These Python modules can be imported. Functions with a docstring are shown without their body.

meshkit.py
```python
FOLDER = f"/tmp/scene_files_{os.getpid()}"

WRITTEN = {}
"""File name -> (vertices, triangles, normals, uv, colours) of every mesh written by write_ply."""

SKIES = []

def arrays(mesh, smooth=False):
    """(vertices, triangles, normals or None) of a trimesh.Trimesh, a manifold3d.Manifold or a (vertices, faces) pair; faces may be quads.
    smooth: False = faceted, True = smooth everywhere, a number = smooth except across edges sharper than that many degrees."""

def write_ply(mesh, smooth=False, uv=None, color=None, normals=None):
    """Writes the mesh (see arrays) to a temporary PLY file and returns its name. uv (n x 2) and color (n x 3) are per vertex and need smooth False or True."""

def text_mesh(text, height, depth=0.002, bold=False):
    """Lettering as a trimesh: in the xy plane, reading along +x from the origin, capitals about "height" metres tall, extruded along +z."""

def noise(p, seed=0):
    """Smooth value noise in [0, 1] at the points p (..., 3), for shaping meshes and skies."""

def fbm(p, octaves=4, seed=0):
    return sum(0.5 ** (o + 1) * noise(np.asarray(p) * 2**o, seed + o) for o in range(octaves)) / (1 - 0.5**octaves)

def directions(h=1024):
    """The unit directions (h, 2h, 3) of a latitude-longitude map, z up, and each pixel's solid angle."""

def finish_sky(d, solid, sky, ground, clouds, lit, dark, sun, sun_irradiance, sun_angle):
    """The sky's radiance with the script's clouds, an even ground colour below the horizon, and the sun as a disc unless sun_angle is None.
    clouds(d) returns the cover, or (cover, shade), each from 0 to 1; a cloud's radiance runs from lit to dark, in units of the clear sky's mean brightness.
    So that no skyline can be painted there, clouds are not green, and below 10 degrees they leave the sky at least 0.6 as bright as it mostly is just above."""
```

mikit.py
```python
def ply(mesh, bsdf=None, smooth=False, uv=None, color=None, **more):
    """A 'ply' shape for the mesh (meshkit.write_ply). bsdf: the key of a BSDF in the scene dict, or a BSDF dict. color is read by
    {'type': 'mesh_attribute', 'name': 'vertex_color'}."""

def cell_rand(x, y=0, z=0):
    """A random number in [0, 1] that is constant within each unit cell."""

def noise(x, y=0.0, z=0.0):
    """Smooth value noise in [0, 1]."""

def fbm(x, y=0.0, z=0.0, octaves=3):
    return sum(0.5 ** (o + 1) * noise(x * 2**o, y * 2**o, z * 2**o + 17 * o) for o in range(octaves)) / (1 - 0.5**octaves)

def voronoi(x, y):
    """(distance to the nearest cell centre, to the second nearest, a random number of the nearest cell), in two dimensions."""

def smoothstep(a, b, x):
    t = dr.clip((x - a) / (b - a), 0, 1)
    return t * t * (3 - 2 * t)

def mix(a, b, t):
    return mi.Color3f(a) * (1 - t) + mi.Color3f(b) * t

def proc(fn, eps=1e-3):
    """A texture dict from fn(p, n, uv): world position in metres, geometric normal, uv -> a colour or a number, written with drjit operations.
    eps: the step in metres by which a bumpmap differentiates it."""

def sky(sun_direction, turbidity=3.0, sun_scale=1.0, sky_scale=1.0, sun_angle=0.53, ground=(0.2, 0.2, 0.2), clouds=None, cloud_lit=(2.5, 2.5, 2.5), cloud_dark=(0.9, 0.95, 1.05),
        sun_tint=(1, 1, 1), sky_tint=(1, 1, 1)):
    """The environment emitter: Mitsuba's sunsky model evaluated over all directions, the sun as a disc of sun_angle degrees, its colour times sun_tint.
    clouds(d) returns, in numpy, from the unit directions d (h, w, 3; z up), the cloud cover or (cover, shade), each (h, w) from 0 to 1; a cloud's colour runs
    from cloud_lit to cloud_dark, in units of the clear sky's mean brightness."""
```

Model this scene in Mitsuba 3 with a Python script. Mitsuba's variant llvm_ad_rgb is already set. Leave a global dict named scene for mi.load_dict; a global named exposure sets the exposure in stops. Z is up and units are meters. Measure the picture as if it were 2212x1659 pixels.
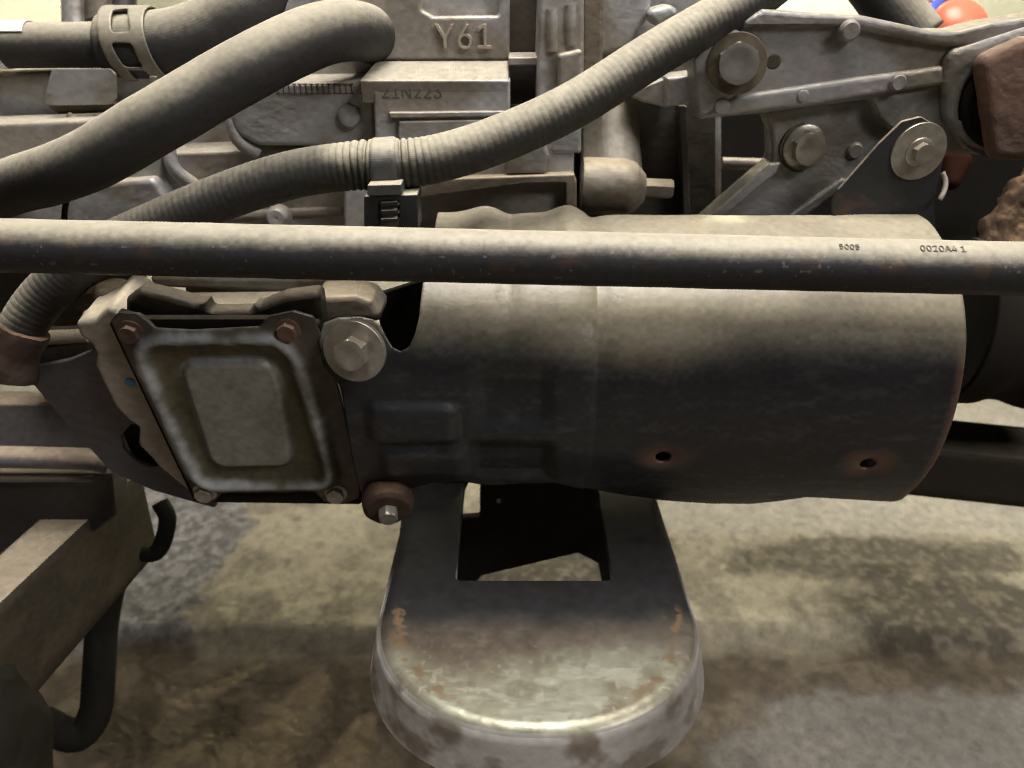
import math
import numpy as np, trimesh, shapely, mapbox_earcut
import drjit as dr
import mitsuba as mi
import mikit, meshkit
from mikit import noise, fbm, smoothstep, mix, cell_rand
from shapely.geometry import Polygon, Point, LineString
from scipy.spatial import Delaunay

V = np.array
T = mi.ScalarTransform4f
scene, labels = {}, {}

# ------------------------------------------------------------------ camera, lamps, exposure
CAM = V([0.0, 0.0, 0.62])
PITCH = math.radians(28.0)
F, CU, CV = 1670.0, 1106.0, 829.5          # focal length in the pixels of the sketch used for measuring
FWD = V([0, math.cos(PITCH), -math.sin(PITCH)])
UPC = V([0, math.sin(PITCH), math.cos(PITCH)])
RGT = V([1.0, 0, 0])
scene['camera'] = {'type': 'thinlens', 'fov': 2 * math.degrees(math.atan(CU / F)), 'fov_axis': 'x', 'aperture_radius': 0.0012,
                   'focus_distance': 0.350, 'near_clip': 0.01, 'far_clip': 30.0,
                   'to_world': T().look_at(origin=CAM.tolist(), target=(CAM + FWD).tolist(), up=[0, 0, 1])}
exposure = 1.8


def lamp_mesh(center, ex, ey):
    c, ex, ey = V(center, float), V(ex, float) / 2, V(ey, float) / 2
    return trimesh.Trimesh([c - ex - ey, c + ex - ey, c + ex + ey, c - ex + ey], [[0, 1, 2], [0, 2, 3]], process=False)


def lamp(key, center, ex, ey, rgb, label, cat):
    scene[key] = mikit.ply(lamp_mesh(center, ex, ey), None, emitter={'type': 'area', 'radiance': {'type': 'rgb', 'value': list(rgb)}})
    labels[key] = {'label': label, 'category': cat}


# panel lamp under the workshop ceiling, a work lamp on the far side of the vehicle, the open workshop door behind the photographer
lamp('ceiling_lamp', (0.15, 0.35, 2.3), (0, 1.1, 0), (1.1, 0, 0), V([1.0, .94, .845]) * 5.2, 'warm ceiling panel lamp above the vehicle', 'lamp')
lamp('ceiling_lamp_001', (1.7, -0.9, 2.3), (0, 0.7, 0), (1.0, 0, 0), V([1.0, .95, .88]) * 6.5, 'added neutral fill lamp behind the photographer to the right', 'lamp')  # added fill lamp that lifts the darker parts
lamp('work_lamp', (0.5, 2.75, 1.75), (-0.34, 0, 0), (0, 0.14, 0.18), V([1.0, .84, .62]) * 200, 'small warm work lamp standing beyond the vehicle', 'lamp')
lamp('workshop_door', (-1.2, -2.6, 1.5), (2.2, -0.9, 0), (0, 0, 2.2), V([.84, .91, 1.0]) * 11, 'open workshop door letting in cool daylight', 'door')


# ------------------------------------------------------------------ measuring helpers
def ray(u, v):
    return FWD + RGT * (u - CU) / F + UPC * (CV - v) / F


def at(u, v, t):
    """The place seen at (u, v) in the photograph, t metres deep."""
    return CAM + t * ray(u, v)


def aty(u, v, y):
    d = ray(u, v)
    return CAM + d * y / d[1]


def atz(u, v, z):
    d = ray(u, v)
    return CAM + d * (z - CAM[2]) / d[2]


class Plane:
    def __init__(s, o, n):
        s.o, s.n = V(o, float), V(n, float) / np.linalg.norm(n)
        s.ex = V([1.0, 0, 0]) if abs(s.n[2]) > .95 else np.cross([0, 0, 1.0], s.n)
        s.ex /= np.linalg.norm(s.ex)
        s.ey = np.cross(s.n, s.ex)

    def uv(s, pts):
        out = []
        for u, v in pts:
            d = ray(u, v)
            p = CAM + d * np.dot(s.o - CAM, s.n) / np.dot(d, s.n) - s.o
            out.append((p @ s.ex, p @ s.ey))
        return V(out)

    def world(s, q):
        q = V(q)
        return s.o + q[:, :1] * s.ex + q[:, 1:2] * s.ey + (q[:, 2:3] * s.n if q.shape[1] > 2 else 0)

    def shift(s, d):
        return Plane(s.o + s.n * d, s.n)


def PL(u, v, t, pitch=0, yaw=0):
    """A plane through the place at (u, v, t): pitch > 0 faces it upward, yaw > 0 to the right."""
    a, b = math.radians(pitch), math.radians(yaw)
    return Plane(at(u, v, t), [math.sin(b) * math.cos(a), -math.cos(b) * math.cos(a), math.sin(a)])


def PY(y):
    return Plane((0, y, .62), (0, -1, 0))


# ------------------------------------------------------------------ mesh helpers
def outward(m):
    if m.volume < 0:
        m.invert()
    return m


def rounded(poly, r):
    if r > 0:
        q = poly.buffer(-r).buffer(2 * r).buffer(-r)
        poly = q if q.geom_type == 'Polygon' and not q.is_empty else poly
    return poly


def resample(ring, step):
    c = np.asarray(ring.coords)[:-1]
    out = []
    for i in range(len(c)):
        a, b = c[i], c[(i + 1) % len(c)]
        n = max(1, int(math.ceil(np.linalg.norm(b - a) / step)))
        out += [a + (b - a) * k / n for k in range(n)]
    return V(out)


def ring_inset(r, d):
    a, b = np.roll(r, 1, 0), np.roll(r, -1, 0)
    e1, e2 = r - a, b - r
    n1 = np.stack([-e1[:, 1], e1[:, 0]], 1) / (np.linalg.norm(e1, axis=1, keepdims=True) + 1e-12)
    n2 = np.stack([-e2[:, 1], e2[:, 0]], 1) / (np.linalg.norm(e2, axis=1, keepdims=True) + 1e-12)
    m = n1 + n2
    m /= np.linalg.norm(m, axis=1, keepdims=True) + 1e-12
    k = 1 / np.clip((m * n1).sum(1), .5, 1)
    return r + m * (k * d)[:, None]


def extr(poly, thick, bevel=.001, step=.004, back_bevel=False):
    """Bevelled extrusion, front face at z = 0, body towards -z."""
    poly = shapely.geometry.polygon.orient(poly)
    rings = [resample(x, step) for x in [poly.exterior, *poly.interiors]]
    prof = [(bevel, 0), (bevel * .62, -bevel * .08), (bevel * .29, -bevel * .29), (bevel * .08, -bevel * .62), (0, -bevel)] if bevel > 0 else [(0, 0)]
    prof = prof + ([(0, -thick + bevel), (bevel * .29, -thick + bevel * .29), (bevel, -thick)] if back_bevel else [(0, -thick)])
    vs, fs, off, layers = [], [], 0, []
    for r in rings:
        n = len(r)
        idx = []
        for d, z in prof:
            q = ring_inset(r, d) if d else r
            vs.append(np.column_stack([q, np.full(n, z)]))
            idx.append(off + np.arange(n))
            off += n
        for a, b in zip(idx[:-1], idx[1:]):
            a2, b2 = np.roll(a, -1), np.roll(b, -1)
            fs += [np.column_stack([a, b, b2]), np.column_stack([a, b2, a2])]
        layers.append(idx)
    vs = np.vstack(vs)
    for which in (0, -1):
        ids = np.concatenate([l[which] for l in layers])
        ends = np.cumsum([len(l[which]) for l in layers]).astype(np.uint32)
        tri = mapbox_earcut.triangulate_float64(vs[ids][:, :2], ends).reshape(-1, 3)
        p = vs[ids][:, :2][tri]
        s = np.cross(p[:, 1] - p[:, 0], p[:, 2] - p[:, 0])
        tri = np.where((s < 0)[:, None], tri[:, ::-1], tri)
        fs.append(ids[tri if which == 0 else tri[:, ::-1]])
    m = trimesh.Trimesh(vs, np.vstack(fs), process=False)
    return outward(m)


def on(plane, m):
    q = m.copy()
    q.vertices = plane.world(m.vertices)
    return q


def plate(pl, pts, thick, bevel=.001, rnd=.002, holes=(), step=.004, back_bevel=False):
    poly = Polygon(pl.uv(pts)).buffer(0)
    poly = rounded(poly, rnd)
    for h in holes:
        hp = h if isinstance(h, Polygon) else rounded(Polygon(pl.uv(h)).buffer(0), rnd)
        poly = poly.difference(hp)
    if poly.geom_type != 'Polygon':
        poly = max(poly.geoms, key=lambda g: g.area)
    return on(pl, extr(poly, thick, bevel, step, back_bevel))


def circ(pl, u, v, r, n=40):
    c = pl.uv([(u, v)])[0]
    a = np.linspace(0, 2 * math.pi, n, endpoint=False)
    return Polygon(np.column_stack([c[0] + r * np.cos(a), c[1] + r * np.sin(a)]))


def spline(pts, step):
    """Catmull-Rom through points (any dimension), resampled at about step metres (first three columns)."""
    p = V(pts, float)
    p = np.vstack([2 * p[0] - p[1], p, 2 * p[-1] - p[-2]])
    out = []
    for i in range(1, len(p) - 2):
        t = np.linspace(0, 1, 40, endpoint=False)[:, None]
        a, b, c, d = p[i - 1:i + 3]
        out.append(.5 * (2 * b + (c - a) * t + (2 * a - 5 * b + 4 * c - d) * t ** 2 + (3 * b - a - 3 * c + d) * t ** 3))
    out = np.vstack(out + [p[-2:-1]])
    s = np.r_[0, np.cumsum(np.linalg.norm(np.diff(out[:, :3], axis=0), axis=1))]
    n = max(2, int(s[-1] / step))
    q = np.linspace(0, s[-1], n + 1)
    return np.column_stack([np.interp(q, s, out[:, k]) for k in range(out.shape[1])]), q


def frames(c):
    t = np.gradient(c, axis=0)
    t /= np.linalg.norm(t, axis=1, keepdims=True)
    n = np.cross(t[0], [0, 0, 1.0])
    if np.linalg.norm(n) < 1e-3:
        n = np.cross(t[0], [0, 1.0, 0])
    ns = []
    for k in range(len(c)):
        n = n - t[k] * (n @ t[k])
        n /= np.linalg.norm(n)
        ns.append(n)
    ns = V(ns)
    return t, ns, np.cross(t, ns)


def tube(pts, r, step=.003, seg=64, rfun=None, closed=True, rough=0):
    c, s = spline(pts, step)
    rad = (c[:, 3] if c.shape[1] > 3 else np.full(len(c), float(r)))
    c = c[:, :3]
    if rfun is not None:
        rad = rad + rfun(s)
    t, n, b = frames(c)
    a = np.linspace(0, 2 * math.pi, seg, endpoint=False)
    v = c[:, None] + rad[:, None, None] * (np.cos(a)[None, :, None] * n[:, None] + np.sin(a)[None, :, None] * b[:, None])
    if rough:
        w = (meshkit.fbm(v * 45, 3, 5) - .5) * rough
        v = v + w[..., None] * (v - c[:, None]) / rad[:, None, None]
    m = len(c)
    i = np.arange(m - 1)[:, None] * seg + np.arange(seg)[None]
    j = np.arange(m - 1)[:, None] * seg + (np.arange(seg)[None] + 1) % seg
    f = [np.column_stack([i.ravel(), j.ravel(), (j + seg).ravel()]), np.column_stack([i.ravel(), (j + seg).ravel(), (i + seg).ravel()])]
    v = v.reshape(-1, 3)
    if closed:
        k = len(v)
        v = np.vstack([v, c[:1], c[-1:]])
        q = np.arange(seg)
        f += [np.column_stack([np.full(seg, k), (q + 1) % seg, q]), np.column_stack([np.full(seg, k + 1), (m - 1) * seg + q, (m - 1) * seg + (q + 1) % seg])]
    return outward(trimesh.Trimesh(v, np.vstack(f), process=False))


def lathe(profile, o, axis, seg=48, hexf=None):
    """profile: (r, h) pairs along the axis; hexf: set of profile indices that are hexagonal."""
    axis = V(axis, float) / np.linalg.norm(axis)
    x = np.cross(axis, [0, 0, 1.0])
    x = x / np.linalg.norm(x) if np.linalg.norm(x) > 1e-3 else V([1.0, 0, 0])
    y = np.cross(axis, x)
    a = np.linspace(0, 2 * math.pi, seg, endpoint=False)
    hx = math.cos(math.pi / 6) / np.cos((a + 10 * math.pi / 72 + 1e-9) % (math.pi / 3) - math.pi / 6)
    vs = []
    for k, (r, h) in enumerate(profile):
        rr = r * (hx if hexf and k in hexf else np.ones(seg))
        vs.append(V(o) + axis * h + rr[:, None] * (np.cos(a)[:, None] * x + np.sin(a)[:, None] * y))
    v = np.vstack(vs)
    f = []
    q = np.arange(seg)
    for k in range(len(profile) - 1):
        i, j = k * seg + q, k * seg + (q + 1) % seg
        f += [np.column_stack([i, j, j + seg]), np.column_stack([i, j + seg, i + seg])]
    n = len(v)
    v = np.vstack([v, V(o) + axis * profile[0][1], V(o) + axis * profile[-1][1]])
    l = (len(profile) - 1) * seg
    f += [np.column_stack([np.full(seg, n), (q + 1) % seg, q]), np.column_stack([np.full(seg, n + 1), l + q, l + (q + 1) % seg])]
    return outward(trimesh.Trimesh(v, np.vstack(f), process=False))


def sheet(poly, fn, thick, step, bstep=None):
    """A curved sheet: fn maps (n, 2) parameters to (n, 3) points; poly is its outline in the parameters. Returns the mesh and the parameters."""
    bstep = bstep or step
    rings = [resample(x, bstep) for x in [poly.exterior, *poly.interiors]]
    x0, y0, x1, y1 = poly.bounds
    gx, gy = np.meshgrid(np.arange(x0, x1, step), np.arange(y0, y1, step))
    g = np.column_stack([gx.ravel() + (np.round(gy.ravel() / step) % 2) * step / 2, gy.ravel()])
    inner = poly.buffer(-bstep * .6)
    g = g[shapely.contains_xy(inner, g[:, 0], g[:, 1])]
    q = np.vstack(rings + [g])
    tri = Delaunay(q).simplices
    c = q[tri].mean(1)
    tri = tri[shapely.contains_xy(poly, c[:, 0], c[:, 1])]
    p = q[tri]
    s = np.cross(p[:, 1] - p[:, 0], p[:, 2] - p[:, 0])
    tri = np.where((s < 0)[:, None], tri[:, ::-1], tri)[np.abs(s) > 1e-14]
    v = fn(q)
    e = 1e-5
    nn = np.cross(fn(q + [e, 0]) - fn(q - [e, 0]), fn(q + [0, e]) - fn(q - [0, e]))
    nn /= np.linalg.norm(nn, axis=1, keepdims=True) + 1e-20
    n = len(q)
    # boundary edges of the triangulation
    ed = np.sort(np.vstack([tri[:, [0, 1]], tri[:, [1, 2]], tri[:, [2, 0]]]), 1)
    raw = np.vstack([tri[:, [0, 1]], tri[:, [1, 2]], tri[:, [2, 0]]])
    _, inv, cnt = np.unique(ed, axis=0, return_inverse=True, return_counts=True)
    be = raw[cnt[inv.ravel()] == 1]
    vs = np.vstack([v, v - nn * thick])
    fs = np.vstack([tri, tri[:, ::-1] + n, np.column_stack([be[:, 0], be[:, 0] + n, be[:, 1] + n]), np.column_stack([be[:, 0], be[:, 1] + n, be[:, 1]])])
    return outward(trimesh.Trimesh(vs, fs, process=False)), np.vstack([q, q])


def hull(points_r, refine=None):
    import manifold3d as m3
    ss = [m3.Manifold.sphere(r, 32).translate(list(map(float, p))) for p, r in points_r]
    h = m3.Manifold.batch_hull(ss)
    m = h.to_mesh()
    return trimesh.Trimesh(V(m.vert_properties)[:, :3], V(m.tri_verts), process=False)


def lumpy(m, amp, freq, seed=1, maxedge=.004):
    v, f = trimesh.remesh.subdivide_to_size(m.vertices, m.faces, maxedge)
    q = trimesh.Trimesh(v, f)
    q.merge_vertices()
    d = meshkit.fbm(q.vertices * freq, 4, seed) - .5
    q.vertices = q.vertices + q.vertex_normals * (d * amp)[:, None]
    return q


def cat(*ms):
    return trimesh.util.concatenate([m for m in ms])


def unit(a):
    a = V(a, float)
    return a / np.linalg.norm(a)


# ------------------------------------------------------------------ scene helpers
used = {}


def numbered(key):
    n = used.get(key, 0)
    used[key] = n + 1
    return key if n == 0 else f'{key}_{n:03d}'


def thing(name, label, category, group=None, **kw):
    key = numbered(name)
    labels[key] = {'label': label, 'category': category, **kw}
    if group:
        labels[key]['group'] = group
    return key


def part(parent, name, mesh, mat, label=None, smooth=35, **kw):
    key = numbered(f'{parent}__{name}')
    scene[key] = mikit.ply(mesh, mat, smooth=smooth, **kw)
    if label:
        labels[key] = {'label': label}
    return key


def solo(name, label, category, mesh, mat, smooth=35, group=None, **kw):
    key = thing(name, label, category, group)
    scene[key] = mikit.ply(mesh, mat, smooth=smooth, **kw)
    return key


def struct(name, mesh, mat, smooth=35, label=None):
    scene[name] = mikit.ply(mesh, mat, smooth=smooth)
    labels[name] = {'kind': 'structure'}
    if label:
        labels[name]['label'] = label


# ------------------------------------------------------------------ materials
def bsdf(name, color, rough=.55, metallic=0.0, spec=.4, bump=None, bscale=1.0, **kw):
    def tex(c):
        return mikit.proc(c) if callable(c) else ({'type': 'rgb', 'value': list(c)} if not isinstance(c, (int, float)) else c)
    d = {'type': 'principled', 'base_color': tex(color), 'roughness': tex(rough), 'metallic': tex(metallic), 'specular': spec, **kw}
    if bump is not None:
        d = {'type': 'bumpmap', 'arbitrary': mikit.proc(bump, 2e-4), 'scale': bscale, 'bsdf': d}
        d['nested'] = d.pop('bsdf')
        d['tex'] = d.pop('arbitrary')
    scene[name] = {'type': 'twosided', 'b': d}
    return name


def C(*a):
    return mi.Color3f(*a)


def grit(p, n, uv):
    return fbm(p.x * 900, p.y * 900, p.z * 900, 2) * .00010 + noise(p.x * 260, p.y * 260, p.z * 260) * .00008


def castb(p, n, uv):
    return fbm(p.x * 420, p.y * 420, p.z * 420, 3) * .0004 + noise(p.x * 110, p.y * 110, p.z * 110) * .0004


def concb(p, n, uv):
    return fbm(p.x * 160, p.y * 160, p.z * 160, 4) * .004


def dusty(base, dust, lo, hi, wob=.35, chip=0, rust=0, fade=None):
    def fn(p, n, uv):
        big = fbm(p.x * 38, p.y * 38, p.z * 38, 3)
        fine = fbm(p.x * 420, p.y * 420, p.z * 420, 3)
        d = smoothstep(lo, hi, n.z + (big - .5) * wob + (fine - .5) * .15)
        c = C(*base) * (.8 + .4 * fine)
        if rust:
            r = smoothstep(.60, .72, fbm(p.x * 70, p.y * 90, p.z * 90, 3)) * rust
            c = mix(c, C(.085, .040, .022), r)
        c = mix(c, C(*dust) * (.88 + .24 * fine) * (.9 + .2 * big), d)
        if chip:
            k = smoothstep(.80, .86, noise(p.x * 520, p.y * 520, p.z * 520)) * smoothstep(.5, .6, noise(p.x * 90, p.y * 90, p.z * 90))
            c = mix(c, C(.40, .37, .33), k * chip)
        return c
    return fn


DUST = (.385, .355, .285)
bsdf('m_bar', dusty((.027, .0275, .031), DUST, .28, 1.0, .2, chip=.16, rust=.4), .5, bump=grit)
bsdf('m_rubber', dusty((.038, .037, .038), DUST, .04, 1.0, .16), .75, spec=.25, bump=grit)
def conduit_col(p, n, uv):
    big = fbm(p.x * 38, p.y * 38, p.z * 38, 3)
    fine = fbm(p.x * 420, p.y * 420, p.z * 420, 3)
    rub = smoothstep(-.075, -.095, p.x + (big - .5) * .02) * smoothstep(-.27, -.22, p.x)       # dust rubbed off left of the clip
    d = smoothstep(.0, .95, n.z - rub * .25 + (big - .5) * .16 + (fine - .5) * .2) * (1 - .55 * rub)
    return mix(C(.034, .033, .032) * (.75 + .5 * fine), C(*DUST) * (.84 + .32 * fine) * (.85 + .3 * big), d)


bsdf('m_conduit', conduit_col, .7, spec=.25)
bsdf('m_clip', dusty((.05, .052, .056), DUST, .25, .95), .5)
bsdf('m_plastic', dusty((.018, .018, .02), DUST, .5, 1.1), .45)


def cast_fn(base, dirt, dust, dlo=.35, dhi=.9, k=1.0):
    def fn(p, n, uv):
        a = fbm(p.x * 28, p.y * 28, p.z * 28, 4)
        f = fbm(p.x * 300, p.y * 300, p.z * 300, 3)
        c = C(*base) * (.75 + .5 * f)
        c = mix(c, C(*dirt) * (.7 + .6 * f), smoothstep(.42, .62, a) * .75 * k)
        return mix(c, C(*dust) * (.75 + .5 * f), smoothstep(dlo, dhi, n.z + (a - .5) * .8) * .9)
    return fn


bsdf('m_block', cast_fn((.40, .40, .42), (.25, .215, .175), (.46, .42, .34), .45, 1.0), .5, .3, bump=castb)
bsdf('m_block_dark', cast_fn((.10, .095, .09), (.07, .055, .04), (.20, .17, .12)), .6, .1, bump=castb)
bsdf('m_mount', cast_fn((.27, .265, .27), (.15, .13, .10), (.36, .32, .25), .45, 1.0), .48, .3, bump=castb)
bsdf('m_housing', cast_fn((.26, .24, .21), (.15, .12, .085), (.40, .34, .24)), .55, .2, bump=castb)
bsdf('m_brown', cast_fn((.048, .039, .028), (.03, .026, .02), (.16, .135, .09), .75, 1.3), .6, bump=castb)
bsdf('m_grime', cast_fn((.085, .07, .05), (.05, .04, .028), (.25, .21, .14), .4, 1.0), .7, bump=castb)
bsdf('m_steel', cast_fn((.40, .385, .36), (.26, .23, .18), (.46, .42, .33), .5, 1.1), .38, .75, bump=grit)
bsdf('m_clamp', dusty((.16, .145, .12), DUST, -.2, .8, .2), .55, .2, bump=grit)
bsdf('m_bolt', cast_fn((.24, .23, .22), (.14, .115, .085), (.36, .31, .23), .5, 1.1), .42, .6)
bsdf('m_pale', cast_fn((.40, .37, .33), (.30, .26, .20), (.46, .40, .30), .4, 1.0, .6), .55, .1, bump=grit)
bsdf('m_rust', cast_fn((.135, .080, .062), (.06, .040, .032), (.30, .21, .15), .4, 1.1), .75, bump=castb)
bsdf('m_knuckle', cast_fn((.055, .036, .025), (.04, .026, .02), (.15, .10, .06), .4, 1.0), .8, spec=.1)
bsdf('m_rustdark', cast_fn((.05, .03, .022), (.03, .02, .016), (.16, .10, .065), .4, 1.0), .8, bump=castb)
bsdf('m_shade', dusty((.032, .027, .021), (.09, .075, .055), .5, 1.2), .7, spec=.2)
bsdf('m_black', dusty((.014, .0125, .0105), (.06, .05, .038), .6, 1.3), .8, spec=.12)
bsdf('m_dark', dusty((.030, .028, .030), (.20, .165, .12), .4, 1.0), .5, bump=grit)
bsdf('m_tab', dusty((.022, .0225, .025), (.30, .25, .18), .35, .8, .2, rust=.5), .5, bump=grit)
bsdf('m_plum', cast_fn((.10, .095, .108), (.08, .075, .082), (.12, .10, .085), .5, 1.1), .5, bump=grit)
bsdf('m_rail', cast_fn((.050, .040, .029), (.032, .027, .02), (.44, .37, .28), .3, .75), .55, .1, bump=grit)
bsdf('m_arm', cast_fn((.145, .142, .155), (.11, .107, .115), (.40, .32, .24), .25, .8), .5, bump=grit)
bsdf('m_white', (.72, .73, .75), .4)
bsdf('m_orange', (.70, .20, .12), .3)
bsdf('m_darkred', (.022, .0075, .005), .8, spec=.05)
bsdf('m_red', (.25, .03, .015), .45)
bsdf('m_blue', (.08, .12, .55), .35)
bsdf('m_bluepaint', (.10, .30, .55), .5)
bsdf('m_stamp', (.085, .08, .075), .7)
bsdf('m_ink', (.20, .186, .155), .7)
bsdf('m_wall', lambda p, n, uv: C(.50, .54, .46) * (.85 + .3 * fbm(p.x * 3, p.y * 3, p.z * 3, 3)), .7)
bsdf('m_cream', (.80, .72, .52), .5)

# ------------------------------------------------------------------ the setting: workshop floor with a raised slab, far wall
def blob(p, x, y, rx, ry, w):
    return smoothstep(1.15, .75, dr.sqrt(dr.square((p.x - x) / rx) + dr.square((p.y - y) / ry)) + w)


LIT_STREAKS = [(tuple(atz(*a, 0)[:2]), tuple(atz(*b, 0)[:2]), r) for a, b, r in (((385, 1525), (560, 1440), .012), ((520, 1680), (680, 1480), .034), ((330, 1690), (440, 1600), .02), ((740, 1680), (790, 1560), .022))]  # patches of lamplight painted onto the floor


def floor_fn(p, n, uv):
    a = fbm(p.x * 6, p.y * 6, 1, 4)
    b = fbm(p.x * 26, p.y * 26, 4, 4)
    f = fbm(p.x * 130, p.y * 130, 4, 4)
    w = (b - .5) * .9
    wx, wy = (b - .5) * .07, (a - .5) * .05
    base = mix(C(.20, .165, .12), C(.27, .25, .215), smoothstep(.42, .62, a))
    # foreground: trodden oily dirt; yellow and pale bands beyond have lamplight in their colour
    dirt = mix(C(.092, .073, .054), C(.155, .128, .099), smoothstep(.4, .65, b))
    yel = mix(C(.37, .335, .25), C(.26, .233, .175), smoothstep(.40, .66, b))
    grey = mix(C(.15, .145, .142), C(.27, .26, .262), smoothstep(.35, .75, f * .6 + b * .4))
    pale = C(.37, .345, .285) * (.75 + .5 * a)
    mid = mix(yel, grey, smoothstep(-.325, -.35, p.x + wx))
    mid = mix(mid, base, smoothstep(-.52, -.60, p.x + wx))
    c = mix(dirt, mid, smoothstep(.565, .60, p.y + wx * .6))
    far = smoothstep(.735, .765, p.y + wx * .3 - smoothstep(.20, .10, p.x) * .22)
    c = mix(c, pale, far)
    oil_shade = mix(C(.060, .052, .038), C(.125, .108, .08), smoothstep(.45, .75, f))  # one dark tone for oil stains and for painted shadow
    c = mix(c, oil_shade, blob(p, .43, .705, .18, .040, w) * .75)  # dark band of shadow painted across the floor
    c = mix(c, oil_shade, blob(p, .46, .625, .13, .060, w) * .85)
    c = mix(c, oil_shade, blob(p, -.30, .84, .10, .035, w) * .6)
    for (ax_, ay_), (bx_, by_), r_ in LIT_STREAKS:
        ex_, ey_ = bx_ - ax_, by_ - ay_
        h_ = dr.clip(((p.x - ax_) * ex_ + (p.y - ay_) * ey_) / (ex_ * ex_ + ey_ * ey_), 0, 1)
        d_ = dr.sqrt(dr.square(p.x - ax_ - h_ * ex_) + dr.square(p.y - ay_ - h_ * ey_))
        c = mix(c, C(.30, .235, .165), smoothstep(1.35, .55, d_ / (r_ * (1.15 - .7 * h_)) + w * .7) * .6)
    c = mix(c, oil_shade, blob(p, .035, .70, .16, .075, w) * .85)  # shadowed floor inside the loop opening, painted dark
    c = mix(c, C(.23, .22, .215), blob(p, .38, .455, .20, .075, w) * .75)
    g2 = fbm(p.x * 620, p.y * 620, 2, 2)
    return c * (.40 + .55 * f + .3 * g2)


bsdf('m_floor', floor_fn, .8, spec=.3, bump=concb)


def grid(xs, ys, zfun):
    X, Y = np.meshgrid(xs, ys)
    Z = zfun(X, Y)
    v = np.column_stack([X.ravel(), Y.ravel(), Z.ravel()])
    nx, ny = len(xs), len(ys)
    i = (np.arange(ny - 1)[:, None] * nx + np.arange(nx - 1)[None]).ravel()
    return trimesh.Trimesh(v, np.vstack([np.column_stack([i, i + 1, i + nx + 1]), np.column_stack([i, i + nx + 1, i + nx])]), process=False)


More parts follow.
